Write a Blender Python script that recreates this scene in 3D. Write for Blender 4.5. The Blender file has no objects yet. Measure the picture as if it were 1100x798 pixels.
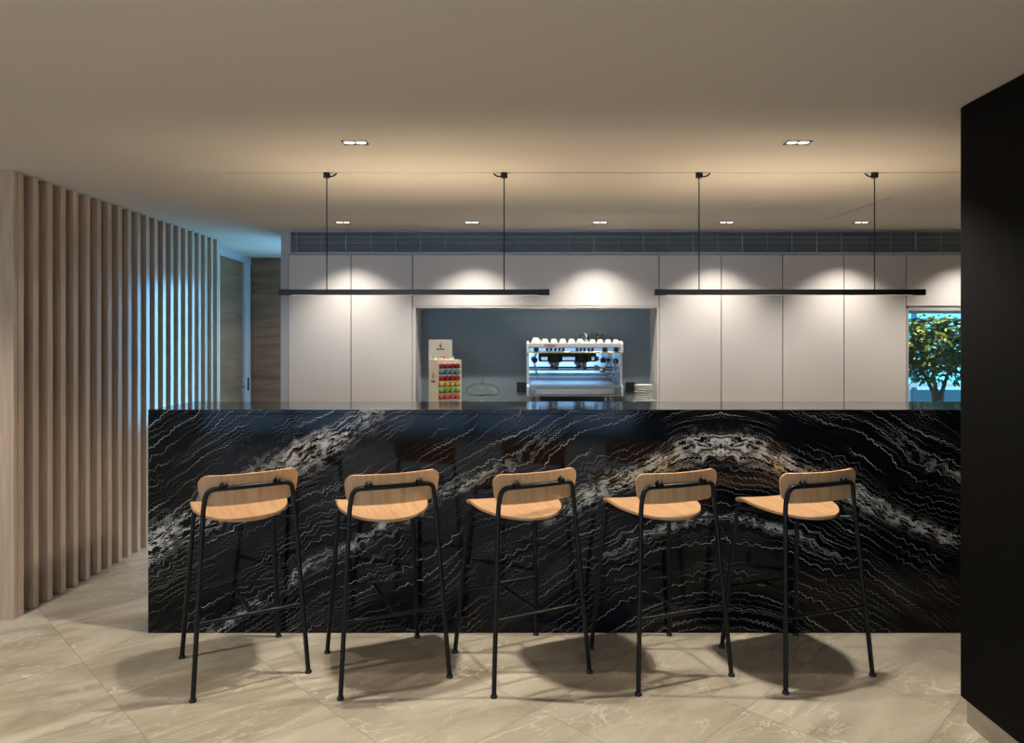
import bpy, bmesh, math, random
from mathutils import Vector, Matrix
R = math.radians
C = bpy.context.scene.collection
SC = bpy.context.scene
random.seed(7)

# ------------------------------------------------------------------ camera
cam_d = bpy.data.cameras.new('camera')
cam = bpy.data.objects.new('camera', cam_d); C.objects.link(cam)
cam.location = (0, 0, 1.5); cam.rotation_euler = (R(90), 0, 0)
cam_d.sensor_width = 36; cam_d.lens = 36 * 755.7 / 1100
cam_d.shift_x = -10 / 1100; cam_d.shift_y = -31 / 1100
cam_d.clip_start = .05; cam_d.clip_end = 100
SC.camera = cam
SC.view_settings.view_transform = 'Standard'
SC.view_settings.look = 'None'
SC.view_settings.gamma = 1
SC.view_settings.use_curve_mapping = False
SC.view_settings.exposure = 1.95

CEIL = 2.434
# light levels (room lamps, the added fill downlights, the dusk sky)
W_NEAR, W_FAR, W_ROW, W_DUSK = 18.0, 10.5, 4.0, 1.5
W_UP, W_DOWN = 1.9, 2.6

# ------------------------------------------------------------------ world: dusk sky, cyan beyond the bar, greyer behind the camera
world = bpy.data.worlds.new('dusk'); SC.world = world; world.use_nodes = True
nt = world.node_tree; nt.nodes.clear()
wo = nt.nodes.new('ShaderNodeOutputWorld'); bg = nt.nodes.new('ShaderNodeBackground')
tc = nt.nodes.new('ShaderNodeTexCoord'); sp = nt.nodes.new('ShaderNodeSeparateXYZ')
mr = nt.nodes.new('ShaderNodeMapRange'); mr.inputs[1].default_value = -.4; mr.inputs[2].default_value = .4
mx = nt.nodes.new('ShaderNodeMixRGB')
mx.inputs[1].default_value = (.20, .36, .56, 1)
mx.inputs[2].default_value = (.07, .40, .60, 1)
nt.links.new(tc.outputs['Generated'], sp.inputs[0]); nt.links.new(sp.outputs['Y'], mr.inputs[0])
nt.links.new(mr.outputs[0], mx.inputs[0]); nt.links.new(mx.outputs[0], bg.inputs[0])
bg.inputs[1].default_value = W_DUSK
nt.links.new(bg.outputs[0], wo.inputs[0])

# ------------------------------------------------------------------ node maths
class V:
    def __init__(s, g, sock): s.g = g; s.s = sock
    def _m(s, op, b=None, c=None): return s.g.math(op, s, b, c)
    def __add__(s, o): return s._m('ADD', o)
    __radd__ = __add__
    def __mul__(s, o): return s._m('MULTIPLY', o)
    __rmul__ = __mul__
    def __sub__(s, o): return s._m('SUBTRACT', o)
    def __rsub__(s, o): return s.g.math('SUBTRACT', o, s)
    def __truediv__(s, o): return s._m('DIVIDE', o)
    def abs(s): return s._m('ABSOLUTE')
    def sqrt(s): return s._m('SQRT')
    def floor(s): return s._m('FLOOR')
    def frac(s): return s._m('FRACT')
    def max(s, o): return s._m('MAXIMUM', o)
    def min(s, o): return s._m('MINIMUM', o)
    def ping(s, o=.5): return s._m('PINGPONG', o)
    def step(s, a, b):                      # smooth 0..1 as the value goes a -> b
        n = s.g.n('ShaderNodeMapRange'); n.interpolation_type = 'SMOOTHSTEP'
        s.g.put(n.inputs[0], s); n.inputs[1].default_value = a; n.inputs[2].default_value = b
        if a > b:
            n.inputs[1].default_value = b; n.inputs[2].default_value = a
            n.inputs[3].default_value = 1; n.inputs[4].default_value = 0
        return V(s.g, n.outputs[0])
    def gauss(s, c, w):
        d = (s - c) / w
        return s.g.math('EXPONENT', (d * d) * -1.0)

class G:
    def __init__(s, name):
        s.m = bpy.data.materials.new(name); s.m.use_nodes = True
        s.t = s.m.node_tree; s.t.nodes.clear()
        s.out = s.n('ShaderNodeOutputMaterial'); s.b = s.n('ShaderNodeBsdfPrincipled')
        s.t.links.new(s.b.outputs[0], s.out.inputs[0])
    def n(s, k): return s.t.nodes.new(k)
    def put(s, inp, v):
        if isinstance(v, V): s.t.links.new(v.s, inp)
        elif isinstance(v, (tuple, list)) and inp.type == 'RGBA': inp.default_value = (*v[:3], 1)
        else: inp.default_value = v
    def math(s, op, a, b=None, c=None):
        n = s.n('ShaderNodeMath'); n.operation = op
        for i, x in enumerate((a, b, c)):
            if x is not None: s.put(n.inputs[i], x)
        return V(s, n.outputs[0])
    def xyz(s, kind='Object'):
        if kind == 'World':
            src = s.n('ShaderNodeNewGeometry').outputs['Position']
        else: src = s.n('ShaderNodeTexCoord').outputs[kind]
        p = s.n('ShaderNodeSeparateXYZ'); s.t.links.new(src, p.inputs[0])
        return [V(s, p.outputs[i]) for i in range(3)]
    def vec(s, x, y, z=0.0):
        n = s.n('ShaderNodeCombineXYZ')
        for i, q in enumerate((x, y, z)): s.put(n.inputs[i], q)
        return V(s, n.outputs[0])
    def noise(s, v, scale=1.0, detail=2.0, rough=.5, dist=0.0, color=False):
        n = s.n('ShaderNodeTexNoise'); n.noise_dimensions = '3D'
        s.put(n.inputs['Vector'], v); n.inputs['Scale'].default_value = scale
        n.inputs['Detail'].default_value = detail; n.inputs['Roughness'].default_value = rough
        n.inputs['Distortion'].default_value = dist
        return V(s, n.outputs[1 if color else 0])
    def white(s, v):
        n = s.n('ShaderNodeTexWhiteNoise'); n.noise_dimensions = '3D'; s.put(n.inputs['Vector'], v)
        return V(s, n.outputs['Value'])
    def mix(s, f, a, b):
        n = s.n('ShaderNodeMixRGB'); s.put(n.inputs[0], f); s.put(n.inputs[1], a); s.put(n.inputs[2], b)
        return V(s, n.outputs[0])
    def bump(s, h, strength=.2, dist=.002):
        n = s.n('ShaderNodeBump'); n.inputs['Strength'].default_value = strength
        n.inputs['Distance'].default_value = dist; s.put(n.inputs['Height'], h)
        s.t.links.new(n.outputs[0], s.b.inputs['Normal'])
    def set(s, **k):
        for a, v in k.items(): s.put(s.b.inputs[a.replace('_', ' ')], v)
        return s.m

def plain(name, col, rough=.5, metal=0.0, var=.06, **k):
    g = G(name); n = g.noise(g.vec(*g.xyz()), 9, 3)
    c = g.mix(n, tuple(x * (1 - var) for x in col), tuple(min(1, x * (1 + var)) for x in col))
    g.set(Base_Color=c, Roughness=rough, Metallic=metal, **k)
    return g.m

def emit(name, col, st):
    g = G(name); g.set(Base_Color=(.8, .8, .8), Emission_Color=col, Emission_Strength=st); return g.m

def granite(name):
    g = G(name); x, y, z = g.xyz('World')
    z = z + (y - 3.633)                       # the pattern folds over the edge onto the top
    u = (x - 1.03).abs()
    uv = g.vec(u, z)
    n1 = g.noise(uv, 1.1, 1.0) - .5
    n2 = g.noise(uv, 3.6, 1.5) - .5
    s = z + (((u * u) + .10).sqrt() - .316) * .58 + n1 * .30 + n2 * .09
    t = u * .87 - z * .5
    zm = g.noise(g.vec(t * 2.5, s * 3.0, 4.0), 1, 1).step(.38, .62)
    zz = ((t * 11 + g.noise(g.vec(t * 5, s * 3, 1.0), 1, 1) * 4.0).ping(.5) - .25) * .052 * zm
    zz2 = ((t * 34 + g.noise(g.vec(t * 9, s * 6, 8.0), 1, 1) * 5.0).ping(.5) - .25) * .017
    w = s + zz + zz2 + (g.noise(uv, 50, 2) - .5) * .008
    def lines(fs, ft, eps, seed, det=1):
        n = g.noise(g.vec(w * fs, t * ft, seed), 1, det, .5)
        return ((n - .5).abs()).step(eps, eps * .3)
    def mask(a, b, seed, lo, hi):
        return g.noise(g.vec(w * a, t * b, seed), 1, 2).step(lo, hi)
    def strata(F, seed, th, ph):
        p = w * F + g.noise(g.vec(w * 5, t * .9, seed), 1, 1) * ph
        return ((p.frac() - .5).abs()).step(th, th * .3)
    L1 = strata(14, 2.0, .022, 1.8) * mask(4, 1.7, 11.0, .44, .60)
    L2 = strata(31, 5.0, .036, 4.0) * mask(6, 2.4, 17.0, .47, .62) * .62
    L3 = strata(63, 9.0, .07, 5.0) * mask(7, 2.0, 23.0, .52, .68) * .28
    arch = w.gauss(.975, .062) * u.step(1.05, .6)
    rt = w.gauss(1.02, .035) * (x - 1.03).step(.6, 1.0) * .8
    left = w.gauss(2.00, .09) * u.step(1.5, 2.2)
    low = w.gauss(.60, .025) * u.step(.8, .3) * .6
    mid = w.gauss(1.36, .03) * u.step(.8, 1.3) * .55
    band = (arch + rt + left + low + mid).min(1.0)
    cr = g.noise(g.vec(w * 34, t * 15, 3.0), 1, 4, .66)
    pat = cr.step(.495, .57) * (band * g.noise(g.vec(w * 5, t * 4, 2.0), 1, 2).step(.36, .58))
    L4 = lines(48, 4, .035, 31.0, 2) * band.step(.15, .6) * .9
    v = (L1 + L2 + L3 + pat * 1.15 + L4).min(1.0)
    oc = g.noise(g.vec(t * 2.2, w * 3.5, 6.0), 1, 2).step(.60, .76)
    cloud = g.noise(uv, 26, 3)
    pale = g.mix(oc, g.mix(cloud, (.16, .165, .17), (.68, .66, .61)), g.mix(cloud, (.22, .155, .07), (.62, .47, .26)))
    brown = g.noise(uv, 1.3, 1).step(.56, .72)
    base = g.mix(brown, (.0022, .0028, .0040), (.009, .0055, .0035))
    base = g.mix(g.noise(g.vec(w * 20, t * 1.0, 7.0), 1, 2).step(.50, .75) * .5, base, (.0055, .006, .007))
    g.set(Base_Color=g.mix(v, base, pale), Roughness=.09, Specular_IOR_Level=.18)
    return g.m

def oak(name, a, b, grain='y', sc=1.0, rough=.5):
    g = G(name); x, y, z = g.xyz()
    q = {'y': (x * 60, y * 3, z * 60), 'z': (x * 60, y * 60, z * 3)}[grain]
    v = g.vec(*[c * sc for c in q])
    n = g.noise(v, 1, 5, .6, .4); m = g.noise(v, 4.5, 3, .6)
    c = g.mix(n.step(.3, .7), a, b)
    c = g.mix(m.step(.55, .75) * .35, c, tuple(k * .72 for k in a))
    g.set(Base_Color=c, Roughness=rough); g.bump(n, .12, .001)
    return g.m

M = {}
M['granite'] = granite('black_veined_granite')
M['seat_oak'] = oak('oak_seat', (.38, .215, .11), (.49, .30, .16), 'y', .8, .42)
M['back_oak'] = oak('oak_back', (.52, .285, .13), (.66, .39, .19), 'z', .8, .5)
M['slat'] = oak('pale_oak_slat', (.43, .32, .24), (.54, .41, .315), 'z', .7, .2)
M['black'] = plain('black_powder_coat', (.004, .004, .0045), .4, Specular_IOR_Level=.3)
M['black_plastic'] = plain('black_plastic', (.012, .012, .013), .45)
M['ceiling'] = plain('ceiling_paint', (.52, .485, .435), .9, var=.01)
M['wall'] = plain('wall_paint', (.55, .50, .45), .85, var=.02)
M['cab'] = plain('greige_lacquer', (.60, .565, .55), .5, var=.012)
M['carc'] = plain('carcass_edge', (.13, .125, .12), .6)
M['niche'] = plain('slate_grey_panel', (.19, .235, .27), .5, var=.03)
M['frame'] = plain('lilac_grey_trim', (.40, .40, .44), .4, var=.02)
M['grille'] = plain('slate_louvre', (.46, .53, .61), .35, .3)
M['grille_bar'] = plain('pale_grille_bar', (.36, .39, .43), .4)
M['dark'] = plain('dark_void', (.012, .014, .018), .8)
M['steel'] = plain('brushed_steel', (.50, .52, .54), .25, 1.0)
M['mirror'] = plain('polished_steel', (.60, .68, .74), .10, 1.0, var=.02)
M['white'] = plain('white_enamel', (.80, .80, .77), .3, var=.02)
M['china'] = plain('white_china', (.76, .75, .71), .2, var=.02)
M['brass'] = plain('warm_brass_strip', (.75, .55, .30), .35, .6)
M['card'] = plain('kraft_card', (.52, .42, .31), .8)
M['card_grey'] = plain('grey_card', (.36, .34, .31), .8)
M['card_pale'] = plain('pale_card', (.72, .62, .46), .8)
M['ink'] = plain('black_ink', (.01, .01, .01), .7)
M['red'] = plain('red_script', (.62, .03, .03), .5)
M['lamp'] = emit('lamp_glow', (1, .9, .74), 2.5)
M['strip'] = emit('strip_glow', (1, .85, .65), .12)
M['chrome_in'] = plain('lamp_reflector', (.6, .6, .58), .25, .8)
M['leaf'] = plain('green_leaf', (.085, .115, .022), .35, var=.5)
M['leaf_y'] = plain('yellow_green_leaf', (.30, .30, .06), .35, var=.4)
M['bark'] = plain('brown_bark', (.07, .045, .03), .9, var=.3)
M['pot'] = plain('dark_pot', (.04, .045, .05), .6)
M['teal'] = plain('teal_steel', (.03, .16, .22), .5)
M['deck'] = plain('grey_deck', (.18, .2, .22), .7)
M['soil'] = plain('soil', (.03, .02, .015), .95)
M['pink'] = plain('pink_cushion', (.55, .36, .33), .8)
for nm, col in (('cap_maroon', (.28, .02, .03)), ('cap_teal', (.12, .26, .30)), ('cap_crimson', (.42, .015, .04)),
                ('cap_yellow', (.72, .42, .03)), ('cap_green', (.20, .45, .06)), ('cap_coral', (.75, .10, .08))):
    M[nm] = plain(nm, col, .4)
g = G('clear_glass'); g.set(Base_Color=(.93, .98, .96), Roughness=.02, IOR=1.45, Transmission_Weight=1.0); M['glass'] = g.m

def floor_mat():
    g = G('beige_marble_tiles'); x, y, z = g.xyz('World')
    a = (x - y + 1.96) / .849; b = (x + y - 1.245) / .849
    ja = (a + .5).frac() - .5; jb = (b + .5).frac() - .5
    j = (ja.abs().min(jb.abs())).step(.0042, .0016)
    r = g.white(g.vec(a.floor(), b.floor(), 1.0)); r2 = g.white(g.vec(a.floor(), b.floor(), 5.0))
    px = x + r * 30; py = y + r2 * 30
    rx = px * .8 + py * .6; ry = py * .8 - px * .6
    n = g.noise(g.vec(rx * .9, ry * 2.6, r), 1.2, 6, .62, 1.2)
    n2 = g.noise(g.vec(rx * 1.4, ry * 3.8, r2), 1.5, 5, .6, 1.8)
    c = g.mix(n.step(.30, .70), (.30, .25, .18), (.54, .475, .375))
    c = g.mix(g.noise(g.vec(px, py, 2.0), .9, 3).step(.4, .75) * .5, c, (.46, .40, .32))
    vn = ((n2 - .5).abs()).step(.022, .002) * g.noise(g.vec(px, py), 2.5, 2).step(.42, .62)
    c = g.mix(vn * .6, c, (.74, .67, .55))
    vd = ((n - .47).abs()).step(.02, .002) * g.noise(g.vec(px, py, 4.0), 2.0, 2).step(.5, .65)
    c = g.mix(vd * .55, c, (.26, .21, .15))
    c = g.mix(j * .6, c, (.17, .13, .09))
    g.set(Base_Color=c, Roughness=.34, Specular_IOR_Level=.4); return g.m
M['floor'] = floor_mat()

def travertine():
    g = G('brown_travertine'); x, y, z = g.xyz('World')
    n = g.noise(g.vec(x * 1.2, y * 1.2, z * 14), 1, 6, .65, .5)
    c = g.mix(n.step(.3, .7), (.13, .062, .032), (.24, .13, .075))
    sp_ = g.noise(g.vec(x * 9, y * 9, z * 16), 1, 2).step(.74, .8)
    c = g.mix(sp_ * .6, c, (.5, .42, .33))
    g.set(Base_Color=c, Roughness=.35); return g.m
M['trav'] = travertine()

def mesh_clad():                     # black perforated metal: fine diagonal dot grid
    g = G('black_perforated_metal'); x, y, z = g.xyz('World')
    a = (y + z) * 70; b = (y - z) * 70
    d = ((a.frac() - .5) * (a.frac() - .5) + (b.frac() - .5) * (b.frac() - .5)).step(.05, .14)
    g.set(Base_Color=g.mix(d, (.0012, .0012, .0012), (.006, .0055, .005)), Roughness=.7, Specular_IOR_Level=.08)
    g.bump(d, .5, .002); return g.m
M['perf'] = mesh_clad()
def plinth_mat():
    g = G('beige_marble_plinth'); x, y, z = g.xyz('World')
    n = g.noise(g.vec(y * 1.6, z * 3, x), 1.4, 6, .62, 1.2)
    g.set(Base_Color=g.mix(n.step(.3, .7), (.30, .25, .19), (.50, .43, .34)), Roughness=.3); return g.m
M['plinth'] = plinth_mat()

# ------------------------------------------------------------------ mesh helpers
class MB:
    def __init__(s): s.bm = bmesh.new()
    def box(s, x0, x1, y0, y1, z0, z1, bev=0.0, seg=2):
        b = bmesh.new(); bmesh.ops.create_cube(b, size=1)
        for v in b.verts:
            v.co = Vector(((x0 + x1) / 2 + v.co.x * (x1 - x0), (y0 + y1) / 2 + v.co.y * (y1 - y0), (z0 + z1) / 2 + v.co.z * (z1 - z0)))
        if bev: bmesh.ops.bevel(b, geom=b.edges[:], offset=bev, segments=seg, affect='EDGES', profile=.5)
        return s._merge(b)
    def _merge(s, b, mat=None):
        if mat is not None: bmesh.ops.transform(b, matrix=mat, verts=b.verts)
        me = bpy.data.meshes.new('t'); b.to_mesh(me); b.free(); s.bm.from_mesh(me); bpy.data.meshes.remove(me)
        return s
    def tube(s, pts, r, n=12, cap=True):
        pts = [Vector(p) for p in pts]; rs = r if isinstance(r, (list, tuple)) else [r] * len(pts)
        T = [(pts[min(i + 1, len(pts) - 1)] - pts[max(i - 1, 0)]).normalized() for i in range(len(pts))]
        up = Vector((0, 0, 1)) if abs(T[0].z) < .9 else Vector((1, 0, 0))
        nrm = T[0].cross(up).normalized(); rings = []
        for i, p in enumerate(pts):
            if i: nrm = (nrm - T[i] * nrm.dot(T[i])).normalized()
            bi = T[i].cross(nrm)
            rings.append([s.bm.verts.new(p + (nrm * math.cos(2 * math.pi * k / n) + bi * math.sin(2 * math.pi * k / n)) * rs[i]) for k in range(n)])
        for a, b in zip(rings, rings[1:]):
            for k in range(n): s.bm.faces.new((a[k], a[(k + 1) % n], b[(k + 1) % n], b[k]))
        if cap:
            s.bm.faces.new(rings[0][::-1]); s.bm.faces.new(rings[-1])
        return s
    def lathe(s, prof, c=(0, 0, 0), n=32, M_=None):
        b = bmesh.new(); rings = []
        for (r, z) in prof:
            if r < 1e-6: rings.append([b.verts.new((0, 0, z))])
            else: rings.append([b.verts.new((r * math.cos(2 * math.pi * k / n), r * math.sin(2 * math.pi * k / n), z)) for k in range(n)])
        for p, q in zip(rings, rings[1:]):
            for k in range(n):
                k2 = (k + 1) % n
                if len(p) == 1 and len(q) == 1: continue
                if len(p) == 1: b.faces.new((p[0], q[k2], q[k]))
                elif len(q) == 1: b.faces.new((p[k], p[k2], q[0]))
                else: b.faces.new((p[k], p[k2], q[k2], q[k]))
        bmesh.ops.recalc_face_normals(b, faces=b.faces)
        m = Matrix.Translation(c) @ (M_ or Matrix.Identity(4))
        return s._merge(b, m)
    def prism(s, poly, axis, a, b_):        # poly of 2-D points swept along axis from a to b_
        b = bmesh.new()
        def P(p, h): return {'x': (h, p[0], p[1]), 'y': (p[0], h, p[1]), 'z': (p[0], p[1], h)}[axis]
        A = [b.verts.new(P(p, a)) for p in poly]; B = [b.verts.new(P(p, b_)) for p in poly]
        b.faces.new(A); b.faces.new(B[::-1]); n = len(poly)
        for i in range(n): b.faces.new((A[i], B[i], B[(i + 1) % n], A[(i + 1) % n]))
        bmesh.ops.recalc_face_normals(b, faces=b.faces)
        return s._merge(b)
    def build(s, name, mat, parent=None, smooth=False, world=True):
        bmesh.ops.recalc_face_normals(s.bm, faces=s.bm.faces)
        me = bpy.data.meshes.new(name); 
        if parent is not None and world:
            o_ = Vector((0, 0, 0)); p = parent
            while p is not None: o_ += p.location; p = p.parent
            bmesh.ops.translate(s.bm, verts=s.bm.verts, vec=-o_)
        s.bm.to_mesh(me); s.bm.free()
        if smooth:
            for f in me.polygons: f.use_smooth = True
            me.set_sharp_from_angle(angle=R(38))
        me.materials.append(mat)
        o = bpy.data.objects.new(name, me); C.objects.link(o); o.parent = parent
        return o

def tag(o, label=None, cat=None, group=None, kind=None):
    if label: o['label'] = label
    if cat: o['category'] = cat
    if group: o['group'] = group
    if kind: o['kind'] = kind
    return o
def thing(name, loc, label, cat, group=None, rz=0):
    o = bpy.data.objects.new(name, None); C.objects.link(o); o.location = loc; o.rotation_euler = (0, 0, rz)
    o.empty_display_size = .1
    return tag(o, label, cat, group)
def struct(o): o['kind'] = 'structure'; return o
def copy_tree(o, parent=None):
    c = o.copy(); C.objects.link(c); c.parent = parent
    for ch in [k for k in bpy.data.objects if k.parent == o]: copy_tree(ch, c)
    return c
def fillet(pts, r, n=7):
    pts = [Vector(p) for p in pts]; out = [pts[0]]
    for a, b, c in zip(pts, pts[1:], pts[2:]):
        d1 = (a - b).normalized(); d2 = (c - b).normalized(); k = min(r, (a - b).length * .49, (c - b).length * .49)
        p, q = b + d1 * k, b + d2 * k
        for i in range(n + 1):
            t = i / n; out.append(p * (1 - t) ** 2 + b * 2 * t * (1 - t) + q * t * t)
    return out + [pts[-1]]
def text(name, body, size, loc, rot, mat, parent, bold=0.0, shear=0.0, sx=1.0):
    cu = bpy.data.curves.new(name, 'FONT'); cu.body = body; cu.size = size; cu.extrude = .0006
    cu.align_x = 'CENTER'; cu.offset = bold; cu.shear = shear
    tmp = bpy.data.objects.new('tmp_text', cu); C.objects.link(tmp)
    dg = bpy.context.evaluated_depsgraph_get(); me = bpy.data.meshes.new_from_object(tmp.evaluated_get(dg))
    bpy.data.objects.remove(tmp); bpy.data.curves.remove(cu)
    me.materials.clear(); me.materials.append(mat)
    o = bpy.data.objects.new(name, me); C.objects.link(o)
    o.parent = parent; o.location = loc; o.rotation_euler = rot; o.scale = (sx, 1, 1)
    return o

# ------------------------------------------------------------------ room shell
LX = -2.745
struct(MB().box(-5, 5.5, -5, 8.4, -.1, 0).build('floor', M['floor']))
ceil = MB().box(-5, 5.5, -5, 8.4, CEIL, CEIL + .12)
struct(ceil.build('ceiling', M['ceiling']))
# hairline joints in the plasterboard
struct(MB().box(-1.9, 2.6, 3.868, 3.872, CEIL - .0012, CEIL + .001).build('trim_1', M['wall']))
o = struct(MB().box(-.43, .43, -.0025, .0025, -.0012, .001).build('trim_2', M['carc']))
o.location = (2.35, 4.93, CEIL); o.rotation_euler = (0, 0, math.atan2(4.13 - 5.65, 2.43 - 2.42 + .10))
# left: side wall behind the slats, flush wooden end face, rear travertine wall
struct(MB().box(-3.12, -2.97, 3.86, 6.93, 0, CEIL).build('wall_left', M['wall']))
struct(MB().box(-5, LX, 3.803, 3.832, 0, CEIL).build('wall_front_left', M['slat']))
struct(MB().box(-3.12, -1.952, 7.73, 7.85, 0, CEIL).build('wall_back', M['trav']))
struct(MB().box(-2.0, 3.18, 6.32, 6.46, 0, CEIL).build('wall_bar', M['wall']))      # behind the cabinets
# fascia above the cabinets round the vent
struct(MB().box(-1.987, 4.6, 5.815, 6.32, 2.2265, 2.2405).box(-1.987, 4.6, 5.815, 6.32, 2.4215, CEIL)
       .box(-1.987, -1.915, 5.815, 6.32, 2.2405, 2.4215).box(-1.915, 4.6, 6.0, 6.32, 2.2405, 2.4215).build('trim_3', M['frame']))
struct(MB().box(-1.987, -1.925, 5.812, 6.32, 0, 2.2265).build('trim_4', M['frame']))
# right end of the bar wall: pier right of the window, side wall
struct(MB().box(4.15, 4.6, 5.85, 6.46, 0, 2.2265).build('wall_bar_right', M['wall']))
struct(MB().box(4.6, 4.72, 2.79, 6.46, 0, CEIL).build('wall_right_rear', M['wall']))
# black clad block on the right, with rounded edges, over a stone plinth
struct(MB().box(1.737, 4.6, -3.5, 2.79, .097, CEIL, .012, 3).build('wall_right', M['perf']))
struct(MB().box(1.757, 4.6, -3.5, 2.775, 0, .0975).build('baseboard_right', M['plinth']))
# wall behind the camera with big openings to the dusk
wb = MB().box(-5, 1.8, -3.7, -3.55, 0, .12).box(-5, 1.8, -3.7, -3.55, 2.3, CEIL)
for xx in (-5, -3.6, -2.2, -.8, .6, 1.72): wb.box(xx, xx + .09, -3.69, -3.56, .12, 2.3)
struct(wb.build('window_3', M['black']))
struct(MB().box(-5.12, -5, -3.7, 3.83, 0, CEIL).build('wall_far_left', M['wall']))

# door in the left wall near the rear corner
dr = struct(MB().box(-3.03, -2.985, 6.96, 7.54, 0, 2.36, .003).build('door_1', M['trav']))
struct(MB().box(-3.12, -2.97, 6.93, 7.73, 2.375, CEIL).box(-3.12, -2.962, 6.93, 7.73, 2.36, 2.376).box(-3.12, -2.962, 7.55, 7.70, 0, 2.36).build('trim_5', M['frame']))
struct(MB().box(-3.2, -3.12, 6.9, 7.8, 0, CEIL).build('wall_left_rear', M['wall']))
h = MB().tube(fillet([(-2.985, 7.45, 1.03), (-2.93, 7.45, 1.03), (-2.93, 7.33, 1.03)], .015), .010).lathe([(0, 0), (.024, 0), (.024, .006), (0, .006)], (-2.985, 7.45, 1.03), 20, Matrix.Rotation(R(90), 4, 'Y'))
h.build('door_handle', M['steel'], dr, True)
MB().box(-2.963, -2.955, 7.605, 7.64, .98, 1.12, .003).build('lock_plate', M['black'], dr)
# daylit window in the rear wall of the passage behind the cabinets (its pane is the lit thing)
struct(MB().box(-1.95, .3, 7.73, 7.85, 0, .55).box(-1.95, .3, 7.73, 7.85, 2.2, CEIL).box(-.35, .3, 7.73, 7.85, .55, 2.2).box(.22, .3, 6.46, 7.73, 0, CEIL).build('wall_passage', M['wall']))
w2 = struct(MB().box(-1.95, -1.91, 7.72, 7.78, .55, 2.2).box(-.39, -.35, 7.72, 7.78, .55, 2.2).box(-1.91, -.39, 7.72, 7.78, .55, .59).box(-1.91, -.39, 7.72, 7.78, 2.16, 2.2).build('window_2', M['frame']))
MB().box(-1.91, -.39, 7.75, 7.76, .59, 2.16).build('window_pane', emit('dusk_pane', (.18, .58, 1.0), 3.4), w2)

# ------------------------------------------------------------------ slat screen
sl = thing('slat_screen', (LX, 3.86, 0), 'tall screen of pale oak vertical slats standing along the left wall', 'slat screen')
for i in range(22):
    y0 = 3.838 + .1193 * i
    MB().box(LX - .15, LX, y0, y0 + .045, 0.002, CEIL - .002, .0015, 1).build('slat', M['slat'], sl)
MB().box(LX - .19, LX - .152, 3.82, 6.42, .002, CEIL - .002).build('backing_board', M['slat'], sl)

# ------------------------------------------------------------------ bar counter
bc = thing('bar_counter', (.6, 3.9, 0), 'long bar counter clad in black granite with white wavy veins', 'bar counter')
MB().box(-1.928, 3.4, 3.633, 3.655, 0, 1.130, .001, 1).build('front_panel', M['granite'], bc)
MB().box(-1.928, -1.906, 3.6555, 4.12, 0, 1.130, .001, 1).build('side_panel', M['granite'], bc)
MB().box(-1.905, 3.4, 3.6555, 4.10, .002, 1.129).build('body', M['carc'], bc)
MB().box(-1.928, 3.4, 3.633, 4.13, 1.131, 1.154, .0012, 1).build('worktop', M['granite'], bc)

# ------------------------------------------------------------------ wall of cabinets
def cab(x0, x1, z0, z1, label, name='tall_cabinet', group='flush greige cabinets'):
    t = thing(name, ((x0 + x1) / 2, 6.05, z0), label, 'cabinet', group)
    MB().box(x0 + .001, x1 - .001, 5.835, 6.31, z0, z1).build('carcass', M['carc'], t)
    MB().box(x0 + .0035, x1 - .0035, 5.812, 5.834, z0 + .003, z1 - .003, .0012, 1).build('door', M['cab'], t)
    return t
ZT = 2.2255
cab(-1.925, -1.407, .0, ZT, 'tall greige cabinet at the left end of the cabinet wall')
cab(-1.407, -.899, .0, ZT, 'tall greige cabinet directly left of the coffee niche')
cab(-.899, 1.138, 1.80, ZT, 'wide greige overhead cabinet above the coffee niche', 'overhead_cabinet')
for x0, x1, lb in ((1.138, 1.653, 'tall greige cabinet directly right of the coffee niche'),
                   (1.653, 2.16, 'second tall greige cabinet right of the coffee niche'),
                   (2.16, 2.667, 'third tall greige cabinet right of the coffee niche'),
                   (2.667, 3.182, 'tall greige cabinet beside the window with the tree')):
    cab(x0, x1, 0, ZT, lb)
cab(3.182, 4.15, 1.80, ZT, 'greige overhead cabinet above the window with the tree', 'overhead_cabinet')
# niche
nb = MB().box(-.873, 1.123, 6.14, 6.16, .986, 1.80)
struct(nb.build('wall_niche', M['niche']))
struct(MB().box(-.8985, -.873, 5.812, 6.16, .986, 1.799).box(1.123, 1.1375, 5.812, 6.16, .986, 1.799).box(-.873, 1.123, 5.812, 6.16, 1.788, 1.7995).build('trim_6', M['cab']))
bk = thing('back_counter', (.12, 5.8, 0), 'low back counter with grey top carrying the coffee machine in the niche', 'counter')
MB().box(-.897, 1.136, 5.52, 6.31, 0, .957).build('base_cabinet', M['cab'], bk)
MB().box(-.897, 1.136, 5.50, 6.139, .958, .9855, .002, 1).build('worktop', M['niche'], bk)
# window 1: lined opening over a low wall
struct(MB().box(3.18, 4.6, 6.315, 6.46, 1.80, CEIL).build('wall_over_window', M['wall']))
struct(MB().box(3.184, 4.15, 5.85, 6.45, 0, .92).build('wall_under_window', M['cab']))
w1 = struct(MB().box(3.184, 3.204, 5.82, 6.45, .92, 1.785).box(4.13, 4.15, 5.82, 6.45, .92, 1.785).box(3.204, 4.13, 5.82, 6.45, 1.765, 1.7995).box(3.204, 4.13, 5.82, 6.45, .92, .94)
            .build('window_1', M['frame']))
MB().box(3.204, 4.13, 6.40, 6.406, .94, 1.765).build('window_pane', M['glass'], w1)

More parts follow.
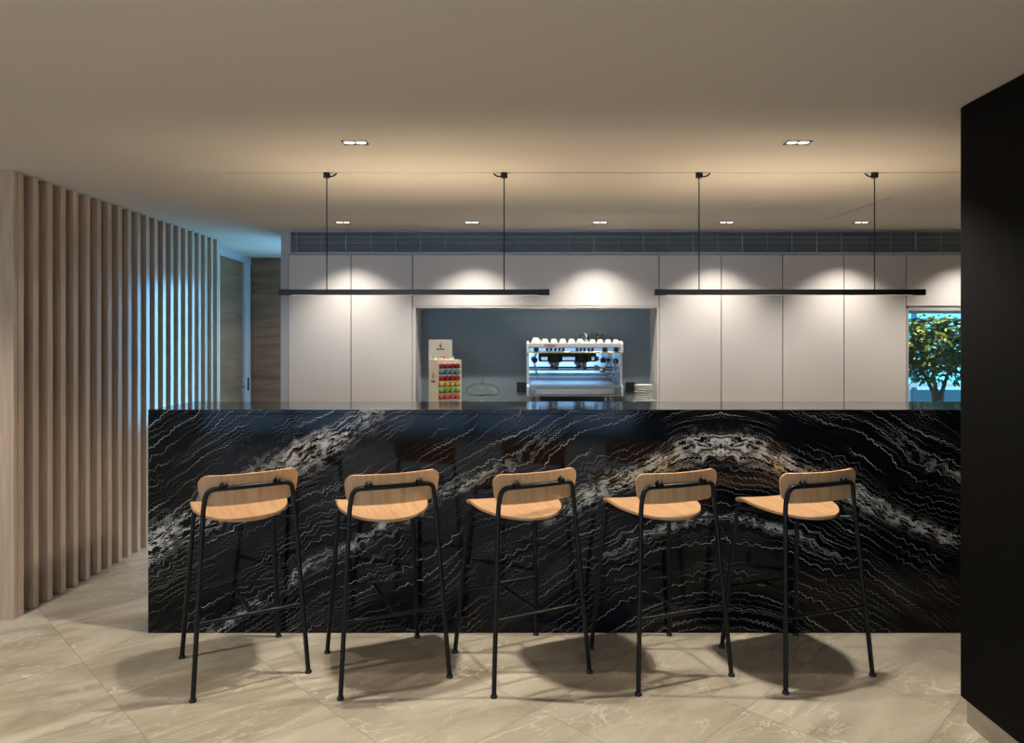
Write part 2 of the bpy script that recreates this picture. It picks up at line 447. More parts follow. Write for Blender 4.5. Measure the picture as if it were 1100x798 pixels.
# vent grille
vg = thing('vent_grille', (1.3, 5.83, 2.24), 'long slate grey ceiling vent grille above the cabinets', 'air vent')
MB().box(-1.912, 4.59, 5.95, 5.96, 2.242, 2.42).build('backing', M['dark'], vg)
fr = MB()
for i in range(15):
    z = 2.249 + i * .0118
    fr.prism([(5.825, z), (5.838, z + .0065), (5.838, z + .0085), (5.825, z + .0022)], 'x', -1.912, 4.59)
fr.build('louvre', M['grille'], vg)
b = MB()
for i in range(32):
    x = -1.86 + i * .205
    if x < 4.58: b.box(x - .003, x + .003, 5.818, 5.8245, 2.243, 2.419)
for z in (2.285, 2.33, 2.375): b.box(-1.912, 4.59, 5.819, 5.8245, z - .0012, z + .0012)
b.build('crossbar', M['grille_bar'], vg)
MB().box(-1.912, 4.59, 5.812, 5.828, 2.2406, 2.2465).box(-1.912, 4.59, 5.812, 5.828, 2.4155, 2.4214).box(-1.914, -1.904, 5.812, 5.828, 2.2406, 2.4214).build('frame', M['grille_bar'], vg)

# ------------------------------------------------------------------ downlights
def downlight(x, y, label, watts, ang, blend, grp, rz=0):
    t = thing('recessed_downlight', (x, y, CEIL), label, 'ceiling light', grp, rz)
    f = MB()
    f.box(-.058, .058, -.031, -.026, -.004, .0).box(-.058, .058, .026, .031, -.004, 0)
    f.box(-.058, -.052, -.026, .026, -.004, 0).box(.052, .058, -.026, .026, -.004, 0).box(-.0025, .0025, -.026, .026, -.004, 0)
    o = f.build('frame', M['black'], t, world=False)
    for sx in (-1, 1):
        l = MB().lathe([(0, -.0012), (.022, -.0012), (.0235, -.0003), (0, -.0003)], (sx * .027, 0, 0), 24).build('lamp', M['lamp'], t, world=False)
        ld = bpy.data.lights.new('spot', 'SPOT'); ld.energy = watts; ld.color = (1, .93, .815)
        ld.spot_size = R(ang); ld.spot_blend = blend; ld.shadow_soft_size = .016
        lo = bpy.data.objects.new('spot', ld); C.objects.link(lo); lo.parent = t; lo.location = (sx * .027, 0, -.012)
    return t
ng = 'downlights over the stools'; fg = 'downlights over the cabinets'
downlight(-.776, 3.283, 'larger twin ceiling downlight above the stools, left of the two', W_NEAR, 128, .7, ng)
downlight(1.29, 3.283, 'larger twin ceiling downlight above the stools, right of the two', W_NEAR, 128, .7, ng)
downlight(-2.842, 2.45, 'twin ceiling downlight over the end of the slat screen', W_NEAR * .9, 128, .7, 'downlights in the front part of the room')
downlight(-1.80, 7.0, 'added twin ceiling downlight hidden in the passage behind the cabinets', 6, 140, .8, 'added downlights in the passage')  # unseen lamp added to warm the rear wall and door
for x, lb in ((-1.384, 'small twin ceiling downlight above the left end of the cabinets'),
              (-.384, 'small twin ceiling downlight above the left half of the niche'),
              (.612, 'small twin ceiling downlight above the coffee machine'),
              (1.594, 'small twin ceiling downlight just right of the niche'),
              (2.64, 'small twin ceiling downlight behind the rightmost pendant cord'),
              (3.64, 'small twin ceiling downlight above the window with the tree')):
    downlight(x, 5.46, lb, W_FAR, 102, .9, fg)
for x in (-2.84, -.776, 1.29):  # unseen downlights added as warm fill for the room
    downlight(x, 1.1, 'added twin fill downlight overhead, out of view', W_ROW, 84, .35, 'downlights in the front part of the room')
    for y in (-1.1, -2.6):
        downlight(x, y, 'added twin fill downlight overhead, out of view', 36, 110, .8, 'downlights in the front part of the room')

# ------------------------------------------------------------------ linear pendants
def pendant(xc, label, cords):
    t = thing('linear_pendant', (xc, 3.87, 1.76), label, 'pendant light', 'black linear pendants over the bar')
    L = .743
    # open channel above and below, the light strips recessed between its side walls
    (MB().box(xc - L, xc + L, 3.856, 3.8585, 1.762, 1.792).box(xc - L, xc + L, 3.8815, 3.884, 1.762, 1.792)
     .box(xc - L, xc + L, 3.8585, 3.8815, 1.7725, 1.7765).build('bar', M['black'], t))
    for z, up, w in ((1.783, True, W_UP), (1.7705, False, W_DOWN)):
        MB().box(xc - L + .05, xc + L - .05, 3.860, 3.880, z - (.0015 if up else 0), z + (0 if up else .0015)).build('diffuser', M['strip'], t)
        ld = bpy.data.lights.new('strip', 'AREA'); ld.shape = 'RECTANGLE'; ld.size = 2 * L - .1; ld.size_y = .006 if up else .016; ld.energy = w; ld.color = (1, .78, .52)
        lo = bpy.data.objects.new('strip', ld); C.objects.link(lo); lo.parent = t; lo.location = (0, 0, z + (.0006 if up else -.0006) - 1.76)
        if up: lo.rotation_euler = (R(180), 0, 0)
    for sx in (-1, 1):
        xe = xc + sx * (L - .03)
        MB().box(xe - .03, xe + .03, 3.8555, 3.8845, 1.7605, 1.7935, .002, 1).build('end_cap', M['black'], t)
    for k, x in enumerate(cords):
        c = MB().tube([(x, 3.87, 1.792), (x, 3.87, CEIL - .03)], .0032, 8).build('cord', M['black'], t)
        MB().lathe([(0, 0), (.017, 0), (.019, .003), (.019, .028), (0, .028)], (x, 3.87, CEIL - .0285), 20).build('ceiling_mount', M['black'], c, True)
        s_ = 1 if k == 0 else -1
        MB().tube(fillet([(x + s_ * .012, 3.86, CEIL - .022), (x + s_ * .04, 3.86, CEIL - .022), (x + s_ * .058, 3.86, CEIL - .005)], .02), .004, 8).build('wire_tail', M['black'], c, True)
pendant((446 - 560) / 193.8, 'left black linear pendant lamp hanging over the bar counter', ((351 - 560) / 195.3, (541.5 - 560) / 195.3))
pendant((846 - 560) / 193.8, 'right black linear pendant lamp hanging over the bar counter', ((751 - 560) / 195.3, (939.5 - 560) / 195.3))

# ------------------------------------------------------------------ bar stools
def panel(rows, thick, n=18):               # closed sheet from a list of rows of points; normals computed from the grid
    b = bmesh.new(); A = []; B = []
    P = [[Vector(p) for p in r] for r in rows]; m = len(P); k = len(P[0])
    for i in range(m):
        ra = []; rb = []
        for j in range(k):
            du = P[i][min(j + 1, k - 1)] - P[i][max(j - 1, 0)]; dv = P[min(i + 1, m - 1)][j] - P[max(i - 1, 0)][j]
            nn = du.cross(dv)
            nn = nn.normalized() if nn.length > 1e-9 else Vector((0, 0, 1))
            ra.append(b.verts.new(P[i][j])); rb.append(b.verts.new(P[i][j] - nn * thick))
        A.append(ra); B.append(rb)
    for i in range(m - 1):
        for j in range(k - 1):
            b.faces.new((A[i][j], A[i][j + 1], A[i + 1][j + 1], A[i + 1][j])); b.faces.new((B[i][j], B[i + 1][j], B[i + 1][j + 1], B[i][j + 1]))
    for j in range(k - 1):
        b.faces.new((A[0][j], B[0][j], B[0][j + 1], A[0][j + 1])); b.faces.new((A[-1][j], A[-1][j + 1], B[-1][j + 1], B[-1][j]))
    for i in range(m - 1):
        b.faces.new((A[i][0], A[i + 1][0], B[i + 1][0], B[i][0])); b.faces.new((A[i][-1], B[i][-1], B[i + 1][-1], A[i + 1][-1]))
    bmesh.ops.recalc_face_normals(b, faces=b.faces)
    return b
def mb_from(b): m = MB(); m._merge(b); return m

def make_stool():
    t = thing('bar_stool', (0, 0, 0), 'x', 'bar stool', 'oak and black steel bar stools along the counter')
    # seat: straight front that dips, semicircular rear
    rows = []; yf, yr = .185, -.205; m = 30
    for i in range(m + 1):
        a = math.pi * i / m; y = (yf + yr) / 2 + (yf - yr) / 2 * math.cos(a)
        if y < .03: wd = .207 * math.sqrt(max(0, 1 - ((y - .03) / (yr - .03)) ** 2))
        else:
            wd = .207 - .012 * ((y - .03) / .155) ** 2; e = yf - y
            if e < .035: wd -= .035 - math.sqrt(max(0, .035 ** 2 - (.035 - e) ** 2))
        wd = max(wd, .012); r = []
        for j in range(21):
            x = wd * math.sin((j / 20 * 2 - 1) * math.pi / 2)
            z = .732 + .085 * y + .22 * x * x - (5.5 * (y - .11) ** 2 if y > .11 else 0)
            r.append((x, y, z))
        rows.append(r)
    mb_from(panel(rows, .011)).build('seat', M['seat_oak'], t, True)
    rows = []; z0, z1 = .792, .925; m = 22
    for i in range(m + 1):
        z = (z0 + z1) / 2 - (z1 - z0) / 2 * math.cos(math.pi * i / m); hh = (z - z0) / (z1 - z0)
        wd = .196 + .019 * hh; r_ = .045
        for e in (z - z0, z1 - z):
            if e < r_: wd -= (r_ - math.sqrt(max(0, r_ ** 2 - (r_ - e) ** 2))) * .95
        r = []
        for j in range(25):
            x = wd * math.sin((j / 24 * 2 - 1) * math.pi / 2)
            r.append((x, -.185 + .034 * (x / .21) ** 2 - .010 * hh, z + .004 * hh * (x / .21) ** 2))
        rows.append(r)
    mb_from(panel(rows, -.010)).build('backrest', M['back_oak'], t, True)
    r = .0105
    rl = lambda z, s: Vector((s * (.2405 + (.190 - .2405) * z / .80), -.2376 + (-.177 + .2376) * z / .80, z))
    fl = lambda z, s: Vector((s * (.2235 + (.178 - .2235) * z / .715), .2376 + (.172 - .2376) * z / .715, z))
    for s in (-1, 1):
        for fn, zt in ((rl, .70), (fl, .700)):
            l = MB().tube([fn(.006, s), fn(zt, s)], r).build('leg', M['black'], t, True)
            MB().lathe([(0, 0), (.0155, 0), (.0155, .007), (.011, .014), (0, .014)], fn(0, s), 16).build('foot_cap', M['black_plastic'], l, True)
    loop = [rl(.701, -1), rl(.80, -1), (-.178, -.188, .868), (-.09, -.2045, .870), (0, -.208, .870), (.09, -.2045, .870), (.178, -.188, .868), rl(.80, 1), rl(.701, 1)]
    MB().tube(fillet(loop[:3] + [loop[4]] + loop[6:], .055, 8), r).build('back_frame', M['black'], t, True)
    for s in (-1, 1):
        MB().tube(fillet([rl(.706, s), (s * .115, -.10, .694), (s * .115, .09, .698), fl(.699, s)], .03), .0065).build('side_rail', M['black'], t, True)
        k = MB().lathe([(0, 0), (.017, 0), (.0175, .006), (.013, .013), (.006, .017), (0, .018)], (s * .113, -.196, .879), 18)
        k.lathe([(0, -.006), (.009, -.006), (.009, .03), (0, .03)], (s * .113, -.213, .878), 12, Matrix.Rotation(R(-90), 4, 'X'))
        k.build('clamp_knob', M['black'], t, True)
    MB().tube([fl(.699, -1), fl(.699, 1)], .0065).build('front_rail', M['black'], t, True)
    for fn, w in ((rl, .31), (fl, .31)):
        MB().tube([fn(w, -1), fn(w, 1)], .0078).build('footrest', M['black'], t, True)
    MB().tube([(0, rl(.31, 1).y, .31), (0, fl(.31, 1).y, .31)], .0078).build('cross_brace', M['black'], t, True)
    return t
stool0 = make_stool()
spots = [(-1.2987, 3.2685, 32.76), (-.6375, 3.2744, 23.92), (-.0123, 3.2972, 27.50), (.6365, 3.3023, 21.20), (1.2765, 3.3121, 19.71)]
slab = ['oak bar stool nearest the slat screen, leftmost of the five', 'oak bar stool second from the slat screen',
        'oak bar stool in the middle of the row of five', 'oak bar stool second from the black clad wall',
        'oak bar stool nearest the black clad wall, rightmost of the five']
for i, (x, y, a) in enumerate(spots):
    s = stool0 if i == 0 else copy_tree(stool0)
    s.location = (x, y, 0); s.rotation_euler = (0, 0, R(a)); s['label'] = slab[i]

# ------------------------------------------------------------------ coffee machine
Y0 = 5.56; ZB = .9855            # machine front plane, niche worktop
def px(x, D=Y0): return (x - 560) * D / 755.7
def pz(y, D=Y0): return 1.5 - (y - 368) * D / 755.7
cm = thing('coffee_machine', (px(618), Y0 + .25, ZB), 'white and chrome two group espresso machine in the niche', 'coffee machine')
xl, xr = px(566), px(669.5)
# side panels: profile with forward top and bottom lips
prof = [(Y0, 1.075), (Y0 + .50, 1.075), (Y0 + .50, 1.50), (Y0 + .06, 1.512), (Y0 + .005, 1.49), (Y0, 1.425), (Y0 + .055, 1.40), (Y0 + .055, 1.17), (Y0, 1.155)]
for s, x in ((1, xl), (-1, xr)):
    MB().prism(prof, 'x', x, x + s * .016).build('side_panel', M['white'], cm)
MB().box(xl + .017, xr - .017, Y0 + .002, Y0 + .02, 1.462, 1.498, .004).box(xl + .017, xr - .017, Y0 + .02, Y0 + .499, 1.478, 1.484).build('top_panel', M['white'], cm)
fa = MB().box(xl + .017, xr - .017, Y0 + .004, Y0 + .05, 1.428, 1.4615, .003).build('control_panel', M['steel'], cm)
MB().box(xl + .017, xr - .017, Y0 + .002, Y0 + .05, 1.418, 1.4275, .002, 1).build('lower_strip', M['brass'], cm)
for x in (588, 592, 596.6, 601, 605, 620, 624, 628, 632.6, 636.6):
    MB().box(px(x) - .0115, px(x) + .0115, Y0 - .002, Y0 + .004, 1.434, 1.457, .003).build('button', M['black_plastic'], fa)
for x in (576, 650, 662):
    MB().lathe([(0, 0), (.021, 0), (.021, .008), (.016, .022), (0, .024)], (px(x), Y0 + .004, 1.446), 24, Matrix.Rotation(R(90), 4, 'X')).build('knob', M['black_plastic'], fa, True)
text('lettering', 'Cimbali', .030, (px(590) - cm.location.x, Y0 + .0012 - cm.location.y, 1.4695 - ZB), (R(90), 0, 0), M['red'], cm, .0004, .35, 1.05)
# splash back, body
MB().box(xl + .017, xr - .017, Y0 + .30, Y0 + .31, 1.16, 1.418).build('splashback', M['mirror'], cm)
MB().tube([(xl + .02, Y0 + .285, 1.285), (xr - .02, Y0 + .285, 1.285)], .016, 16).tube([(xl + .02, Y0 + .285, 1.235), (xr - .02, Y0 + .285, 1.235)], .010, 16).build('splash_moulding', M['mirror'], cm, True)
MB().box(xl + .10, xr - .20, Y0 + .12, Y0 + .30, 1.345, 1.4175, .008).build('group_housing', M['black_plastic'], cm)
MB().box(xl + .11, px(594), Y0 + .105, Y0 + .125, 1.352, 1.392, .008).box(px(604), px(622), Y0 + .105, Y0 + .125, 1.352, 1.392, .008).box(px(636), xr - .21, Y0 + .105, Y0 + .125, 1.352, 1.392, .008).build('housing_trim', M['steel'], cm)
for x in (596.5, 626.5):
    X = px(x)
    MB().lathe([(0, .03), (.050, .03), (.058, .01), (.058, -.02), (.048, -.034), (0, -.034)], (X, Y0 + .10, 1.375), 28).build('group_head', M['black_plastic'], cm, True)
    pf = MB().lathe([(0, .0), (.036, 0), (.036, -.02), (.020, -.032), (.012, -.05), (0, -.05)], (X, Y0 + .09, 1.339), 24).build('portafilter', M['steel'], cm, True)
    MB().tube([(X, Y0 + .055, 1.332), (X + .004, Y0 + .01, 1.325), (X + .006, Y0 - .06, 1.308), (X + .007, Y0 - .085, 1.302)], [.009, .013, .016, .012], 14).build('handle', M['black_plastic'], pf, True)
    MB().tube(fillet([(X - .012, Y0 + .09, 1.298), (X - .014, Y0 + .09, 1.275)], .01), .006, 8).tube([(X + .012, Y0 + .09, 1.298), (X + .014, Y0 + .09, 1.275)], .006, 8).build('spout', M['steel'], pf, True)
for pts in ([(577, 378, .04), (574, 388, .03), (576, 397, .03), (578, 406, .03)], [(655, 380, .03), (657, 386, .01), (663, 388, .02), (659, 397, .03), (656, 406, .03)], ):
    MB().tube(fillet([(px(a), Y0 + d, pz(b)) for a, b, d in pts], .03), .0055, 10).build('steam_wand', M['steel'], cm, True)
MB().tube(fillet([(px(668), Y0 + .02, pz(390)), (px(664), Y0 + .02, pz(398)), (px(659), Y0 + .03, pz(407))], .02), .005, 10).build('steam_wand', M['steel'], cm, True)
for a, b in ((574.5, 387), (648.5, 387), (662, 388.5)):
    MB().lathe([(0, 0), (.021, 0), (.024, .012), (.019, .028), (0, .03)], (px(a), Y0 + .05, pz(b)), 20, Matrix.Rotation(R(90), 4, 'X')).build('valve_knob', M['black_plastic'], cm, True)
MB().lathe([(0, 0), (.025, 0), (.025, .014), (.021, .016), (0, .016)], (px(648), Y0 + .06, pz(397.5)), 24, Matrix.Rotation(R(90), 4, 'X')).build('gauge', M['steel'], cm, True)
# drip tray, lower body, base, feet
tr = MB().box(xl + .017, xr - .017, Y0 - .012, Y0 + .30, 1.150, 1.163, .003).build('drip_tray', M['steel'], cm)
gr = MB()
for i in range(36): gr.box(xl + .05 + i * .0185, xl + .056 + i * .0185, Y0 + .03, Y0 + .28, 1.1632, 1.168)
gr.box(xl + .04, xr - .04, Y0 + .024, Y0 + .03, 1.1632, 1.169).box(xl + .04, xr - .04, Y0 + .28, Y0 + .286, 1.1632, 1.169).build('grate', M['mirror'], tr)
MB().box(xl + .017, xr - .017, Y0 + .02, Y0 + .30, 1.086, 1.1495).build('lower_body', M['steel'], cm)
MB().prism([(Y0 + .004, 1.094), (Y0 + .019, 1.094), (Y0 + .0195, 1.145), (Y0 + .0155, 1.145), (Y0 + .009, 1.132)], 'x', px(576), px(660)).build('lower_front', M['mirror'], cm)
MB().box(xl + .017, xr - .017, Y0 + .004, Y0 + .30, 1.075, 1.0855, .002, 1).build('base_strip', M['brass'], cm)
MB().box(xl + .0165, xr - .017, Y0 + .311, Y0 + .495, 1.0756, 1.477).build('rear_body', M['white'], cm)
for x in (xl + .09, xr - .09):
    for y in (Y0 + .05, Y0 + .44):
        MB().lathe([(0, 0), (.024, 0), (.024, .012), (.018, .018), (.018, .089), (0, .089)], (x, y, ZB + .0004), 20).build('foot', M['steel'], cm, True)
MB().tube(fillet([(xr - .06, Y0 + .42, 1.10), (xr - .05, Y0 + .54, 1.07), (xr + .04, Y0 + .555, 1.09), (px(675), Y0 + .565, 1.12)], .05), .006, 8).build('power_cable', M['black_plastic'], cm, True)

# cups and jugs on the machine
def cup0():
    t = thing('coffee_cup', (0, 0, 0), 'x', 'cup', 'upturned cups on the coffee machine')
    MB().lathe([(.036, 0), (.0365, .002), (.033, .020), (.026, .040), (.020, .048), (.020, .053), (.017, .053), (.016, .050), (0, .050), (0, .046), (.019, .044), (.030, .019), (.0335, 0), (.036, 0)], (0, 0, 0), 28).build('body', M['china'], t, True)
    MB().tube(fillet([(.030, 0, .014), (.048, 0, .016), (.046, 0, .034), (.024, 0, .038)], .012), .0035, 8).build('handle', M['china'], t, True)
    return t
c0 = cup0(); CT = 1.4843
rowx = [575.5, 585.5, 595.0, 604.5, 614.0, 623.2, 636.5, 644.5, 653.3, 661.6]
desc = ['largest upturned white cup at the left end of the coffee machine', 'upturned white cup second from left on the coffee machine', 'upturned white cup third from left on the coffee machine',
        'upturned white cup fourth from left on the coffee machine', 'upturned white cup fifth from left on the coffee machine', 'upturned white cup directly left of the steel jug',
        'upturned white cup directly right of the steel jug', 'upturned white cup third from right on the coffee machine', 'upturned white cup second from right on the coffee machine', 'upturned white cup at the right end of the coffee machine']
rand = random.Random(3); first = True
for i, x in enumerate(rowx):
    zs = [CT]
    for k, z in enumerate(zs):
        c = c0 if first else copy_tree(c0); first = False
        c.location = (px(x, Y0 + .08), Y0 + .08 + (.0 if k == 0 or i else 0), z + (.0 if i < 6 else 0))
        c.rotation_euler = (0, 0, R(-30 + rand.uniform(-20, 20)) if i == 0 else R(rand.choice((-90, 90)) + rand.uniform(-18, 18)))
        s_ = 1.06 if i == 0 else .90 if i < 6 else .80
        c.scale = (s_, s_, s_)
        c['label'] = desc[i]
jg = thing('milk_jug', (px(630.5, Y0 + .2), Y0 + .2, CT), 'steel milk jug standing behind the cups on the coffee machine', 'jug')
MB().lathe([(0, 0), (.034, 0), (.036, .004), (.034, .05), (.030, .075), (.033, .092), (.031, .092), (.028, .074), (.031, .05), (.032, .006), (0, .006)], jg.location, 28).build('body', M['mirror'], jg, True)
MB().tube(fillet([(jg.location.x - .03, jg.location.y, CT + .08), (jg.location.x - .058, jg.location.y, CT + .08), (jg.location.x - .056, jg.location.y, CT + .03), (jg.location.x - .032, jg.location.y, CT + .025)], .014), .004, 8).build('handle', M['black_plastic'], jg, True)
tj = thing('tamper', (px(644.5, Y0 + .24), Y0 + .24, CT), 'dark tamper with black round grip behind the cups on the coffee machine', 'tamper')
MB().lathe([(0, 0), (.029, 0), (.029, .03), (.012, .036), (.012, .05), (0, .05)], tj.location, 24).build('base', M['steel'], tj, True)
MB().lathe([(0, .05), (.014, .05), (.032, .068), (.033, .082), (.026, .093), (0, .096)], tj.location, 24).build('grip', M['black_plastic'], tj, True)

# wall sockets
for x0, x1, lb in ((555, 567, 'black wall socket left of the coffee machine'), (672.5, 683, 'black wall socket between coffee machine and plates')):
    t = thing('wall_socket', (px((x0 + x1) / 2, 6.1), 6.139, 1.12), lb, 'socket', 'black sockets in the niche')
    X0, X1 = px(x0, 6.1), px(x1, 6.1)
    MB().box(X0, X1, 6.124, 6.1395, pz(421.5, 6.1), pz(410.5, 6.1), .003).build('plate', M['black_plastic'], t)
    MB().lathe([(0, 0), (.018, 0), (.018, .002), (.014, .002), (.014, .001), (0, .001)], ((X0 + X1) / 2, 6.1245, pz(416, 6.1)), 20, Matrix.Rotation(R(90), 4, 'X')).build('outlet', M['dark'], t, True)

# stack of plates
def plate_mb(r): return MB().lathe([(0, .002), (r * .55, .002), (r * .62, 0), (r * .62, .004), (r * .96, .0125), (r, .0145), (r * .99, .0165), (r * .94, .0150), (r * .6, .007), (0, .0055)], (0, 0, 0), 40)
YP = 5.80; XP = px(691.5, YP)
big = plate_mb(.098).build('plate', M['china'], None, True); big.location = (XP + .012, YP, ZB + .0285)
tag(big, 'wide white plate just under the small plates of the stack', 'plate', 'white plates stacked beside the coffee machine')
for k, lb in enumerate(('wide white plate at the bottom of the plate stack', 'wide white plate second from the bottom of the plate stack')):
    o = big.copy(); C.objects.link(o); o.location = (XP + .006 * k, YP, ZB + .0004 + .014 * k); o['label'] = lb
small = plate_mb(.076).build('plate', M['china'], None, True)
nm = ['fourth', 'fifth', 'sixth', 'seventh', 'eighth', 'ninth', 'tenth']
for i in range(7):
    o = small if i == 0 else small.copy()
    if i: C.objects.link(o)
    o.location = (XP - .002 + rand.uniform(-.004, .004), YP, ZB + .0445 + .0178 * i)
    tag(o, 'topmost small white plate of the stack beside the coffee machine' if i == 6 else f'small white plate, {nm[i]} from the bottom of the plate stack', 'plate', 'white plates stacked beside the coffee machine')

# ------------------------------------------------------------------ glass cake stand with dome
YS = 5.78; XS = px(518, YS)
cs = thing('cake_stand', (XS, YS, ZB), 'low glass cake stand under a clear glass dome', 'cake stand')
MB().lathe([(0, 0), (.055, 0), (.056, .004), (.022, .010), (.010, .02), (.008, .045), (.012, .075), (.03, .084), (.125, .087), (.128, .092), (.122, .092), (0, .089)], (XS, YS, ZB + .0005), 48).build('stand', M['glass'], cs, True)
dm = thing('glass_dome', (XS, YS, ZB + .094), 'clear glass dome with knob covering the cake stand', 'dome')
out_ = [(.139 * math.sin(a) ** .75, .088 * math.cos(a) ** .8) for a in [i / 14 * math.pi / 2 for i in range(1, 14)]]
inn = [(max(r - .0022, .001), z - .0022) for r, z in out_]
prof = [(0, .0855)] + inn + [(.1370, .0), (.1405, .0)] + out_[::-1] + [(.006, .0885), (.005, .096), (.007, .104), (.012, .116), (.012, .122), (.007, .129), (0, .130)]
MB().lathe(prof, (XS, YS, ZB + .094), 48).build('dome', M['glass'], dm, True)

# ------------------------------------------------------------------ capsule display
YC = 5.62
RA = 28
cd = thing('capsule_display', (-.617, 5.70, ZB), 'kraft card display tower with six rows of coloured coffee capsules', 'capsule display', rz=R(RA))
HB = .375
MB().box(-.1025, .1025, -.09, .10, .0005, HB, .002, 1).build('box', M['card'], cd, world=False)
MB().box(-.1025, .1025, -.0935, -.0905, .0005, HB).build('front_frame', M['card_pale'], cd, world=False)
MB().box(-.1025, .1025, -.0905, .10, HB + .0005, HB + .003).build('lid', M['card_pale'], cd, world=False)
MB().box(-.1025, .1025, .101, .106, .0005, .540).build('back_board', M['card_grey'], cd, world=False)
for zc, mt, nmr in ((.332, 'cap_maroon', 'maroon'), (.284, 'cap_teal', 'teal'), (.234, 'cap_crimson', 'crimson'), (.186, 'cap_yellow', 'yellow'), (.137, 'cap_green', 'green'), (.088, 'cap_coral', 'coral')):
    rw = MB().box(-.090, .090, -.0965, -.0936, zc - .022, zc - .014).box(-.090, .090, -.0955, -.0937, zc - .014, zc + .018).build('capsule_slot', M['ink'], cd, world=False)
    for k in range(4):
        MB().lathe([(0, 0), (.0205, 0), (.021, .002), (.0185, .004), (.0145, .016), (0, .018)], (-.0675 + .045 * k, -.0956, zc - .001), 20, Matrix.Rotation(R(90), 4, 'X')).build('capsule', M[mt], rw, True, world=False)
    MB().prism([(-.090 + .180 * q / 16, zc + .015 - (.006 if q % 2 else 0)) for q in range(17)] + [(.090, zc + .024), (-.090, zc + .024)], 'y', -.0975, -.0965).build('slot_edge', M['white'], rw, world=False)
def flame(cx, cz, s): return [(cx + s * a, cz + s * b) for a, b in ((.1, 1.1), (.30, .45), (.05, .12), (-.12, .1), (-.2, -.15), (-.02, -.3), (.14, -.15), (.22, .12), (.55, -.05), (.5, -.55), (.15, -.9), (-.25, -.85), (-.3, -.5), (-.6, -.2), (-.45, .2), (-.05, .55))]
MB().prism(flame(.0, .492, .020), 'y', .1003, .1008).build('emblem', M['ink'], cd, world=False)
text('lettering', 'MICELIO', .019, (.0, .1002, .455), (R(90), 0, 0), M['ink'], cd, .0008, 0, 1.0)
MB().prism(flame(.0, .255, .030), 'x', -.1035, -.1029).build('emblem', M['ink'], cd, world=False)
text('lettering', 'MICELIO', .022, (-.1032, .0, .195), (R(90), 0, R(-90)), M['ink'], cd, .0008, 0, 1.0)
def loose(x, y, mt, tilt, lb):
    v = Matrix.Rotation(R(RA), 4, 'Z') @ Vector((x, y, .3783))
    t = thing('coffee_capsule', (cd.location.x + v.x, cd.location.y + v.y, ZB + .3783), lb, 'capsule', 'loose capsules on the display')
    MB().lathe([(0, .0), (.013, .0), (.0165, .014), (.0, .014)], (0, 0, 0), 20).build('cup', M['white'], t, True, world=False)
    MB().lathe([(0, .0142), (.0195, .0142), (.0205, .018), (.016, .026), (0, .028)], (0, 0, 0), 20).build('foil', M[mt], t, True, world=False)
loose(-.035, -.03, 'cap_crimson', 0, 'loose red and white coffee capsule on top of the display tower')
loose(.052, -.02, 'cap_teal', 0, 'loose dark teal coffee capsule at the right on the display tower')
loose(-.07, .05, 'cap_teal', 0, 'loose teal coffee capsule at the rear left on the display tower')
loose(.005, .055, 'cap_maroon', 0, 'loose maroon coffee capsule at the rear on the display tower')

# ------------------------------------------------------------------ beyond the window
struct(MB().box(2.2, 12, 6.47, 16, -.1, 0).build('terrace', M['deck']))
tt = thing('potted_tree', (4.15, 7.0, 0), 'bushy green tree with forked trunk seen through the right window', 'tree')
MB().lathe([(0, 0), (.16, 0), (.22, .42), (.235, .45), (.205, .45), (.19, .40), (0, .40)], (4.15, 7.0, .001), 28).build('pot', M['pot'], tt, True)
MB().lathe([(0, .0), (.19, .0), (0, .02)], (4.15, 7.0, .402), 20).build('soil', M['soil'], tt)
tk = MB(); base = Vector((4.15, 7.0, .40)); rnd = random.Random(11)
ends = []
for dx, dy, h_ in ((-.16, .0, 1.22), (.14, .05, 1.25), (.02, -.12, 1.18), (.0, .12, 1.3)):
    p3 = Vector((4.15 + dx, 7.0 + dy, h_)); off = Vector((dx * .18, dy * .18, 0))
    tk.tube([base + off * .6, base + off * .6 + Vector((0, 0, .34)), Vector((4.15 + dx * .3, 7 + dy * .3, 1.0)), p3], [.03, .026, .022, .012], 8)
    for q in range(5):
        e = p3 + Vector((rnd.uniform(-.24, .24), rnd.uniform(-.24, .24), rnd.uniform(-.08, .34)))
        tk.tube([p3, (p3 + e) / 2 + Vector((0, 0, .03)), e], [.009, .006, .003], 6); ends.append(e)
tk.build('trunk', M['bark'], tt, True)
def leaf(b, p, s, rn):
    th = rn.uniform(0, 6.28); ph = rn.uniform(-.9, .6)
    d = Vector((math.cos(th) * math.cos(ph), math.sin(th) * math.cos(ph), math.sin(ph)))
    up = Vector((rn.uniform(-.6, .6), rn.uniform(-.6, .6), 1)); sd = d.cross(up).normalized(); nn = sd.cross(d)
    pt = lambda a, w, z: b.verts.new(p + d * a * s + sd * w * s + nn * z * s)
    a = pt(0, 0, 0); m1 = pt(.35, .2, .05); m2 = pt(.35, -.2, .05); c = pt(.42, 0, -.02); e1 = pt(.7, .16, 0); e2 = pt(.7, -.16, 0); t = pt(1, 0, -.16)
    for f in ((a, m1, c), (a, c, m2), (m1, e1, c), (c, e2, m2), (e1, t, c), (c, t, e2)): b.faces.new(f)
for nmx, mt, cnt, seed in (('foliage', 'leaf', 2300, 1), ('pale_foliage', 'leaf_y', 420, 2)):
    lb = MB(); rn = random.Random(seed)
    for i in range(cnt):
        while True:
            v = Vector((rn.uniform(-1, 1), rn.uniform(-1, 1), rn.uniform(-1, 1)))
            if .25 < v.length < 1: break
        p = Vector((4.12 + v.x * .62, 7.0 + v.y * .5, 1.43 + v.z * .34))
        if p.z < 1.14 + .12 * math.sin(p.x * 17) : continue
        leaf(lb.bm, p, rn.uniform(.06, .11), rn)
    lb.build(nmx, M[mt], tt)['kind'] = 'stuff'
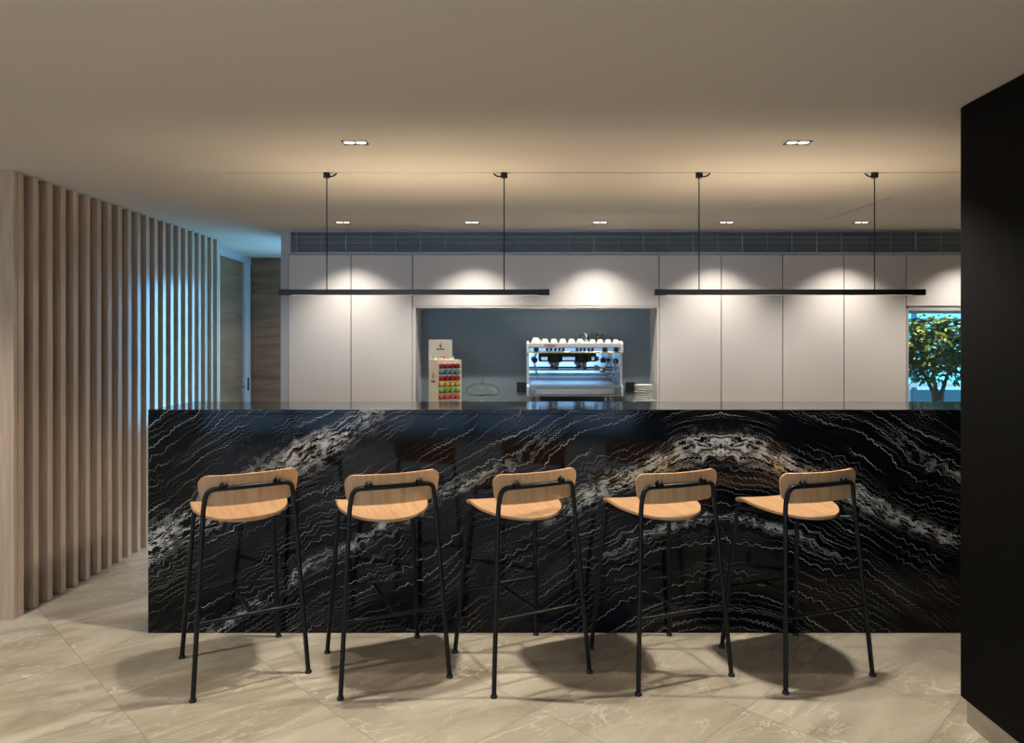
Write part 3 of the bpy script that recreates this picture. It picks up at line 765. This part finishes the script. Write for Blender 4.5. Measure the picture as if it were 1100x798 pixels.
rl_ = thing('terrace_railing', (5.5, 9.0, 0), 'dark railing with pale top rail beyond the tree', 'railing')
MB().box(3, 9, 8.98, 9.03, .93, .985).build('top_rail', M['white'], rl_)
MB().box(3, 9, 8.99, 9.02, .30, .90).build('screen', M['teal'], rl_)
for i in range(7):
    x = 3.2 + i * .9; MB().box(x, x + .05, 8.985, 9.035, .001, .93).build('post', M['teal'], rl_)
pg = thing('pergola', (5.5, 10.2, 0), 'teal steel pergola frame far beyond the window', 'pergola')
MB().box(4.9, 9, 10.15, 10.21, 1.80, 1.85).build('beam', M['teal'], pg)
for x in (5.65, 8.2): MB().box(x, x + .06, 10.15, 10.21, .001, 2.6).build('post', M['teal'], pg)
def tchair(x, y, rz, lb):
    t = thing('terrace_chair', (x, y, 0), lb, 'chair', 'chairs on the terrace', rz)
    MB().box(-.22, .22, -.22, .22, .45, .52, .02).build('seat', M['pink'], t, world=False)
    MB().box(-.22, .22, .18, .24, .53, 1.0, .02).build('backrest', M['pink'], t, world=False)
    for a in (-1, 1):
        for c in (-1, 1): MB().tube([(a * .2, c * .2, .001), (a * .18, c * .18, .45)], .012, 8).build('leg', M['black'], t, True, world=False)
tchair(4.55, 8.15, .5, 'pink terrace chair half hidden behind the tree trunk')
tchair(5.5, 8.2, -.4, 'pink terrace chair right of the tree trunk')

sg = thing('terrace_fill_light', (3.75, 6.50, 2.25), 'small added spotlight on the terrace wall to light the tree', 'spotlight')  # lamp added outside to put warm light on the leaves
MB().box(3.71, 3.79, 6.4603, 6.475, 2.20, 2.30).tube([(3.75, 6.475, 2.25), (3.75, 6.52, 2.25)], .01, 8).build('bracket', M['black'], sg)
MB().lathe([(0, 0), (.03, 0), (.032, .07), (.028, .07), (.026, .03), (0, .03)], (3.75, 6.53, 2.26), 20, Matrix.Rotation(R(155), 4, 'X')).build('head', M['black'], sg, True)
ld = bpy.data.lights.new('spot', 'SPOT'); ld.energy = 18; ld.color = (1, .86, .55); ld.spot_size = R(80); ld.spot_blend = .5; ld.shadow_soft_size = .02
lo = bpy.data.objects.new('spot', ld); C.objects.link(lo); lo.parent = sg; lo.location = (0, .06, -.06)
lo.rotation_euler = (R(28), 0, R(-20))
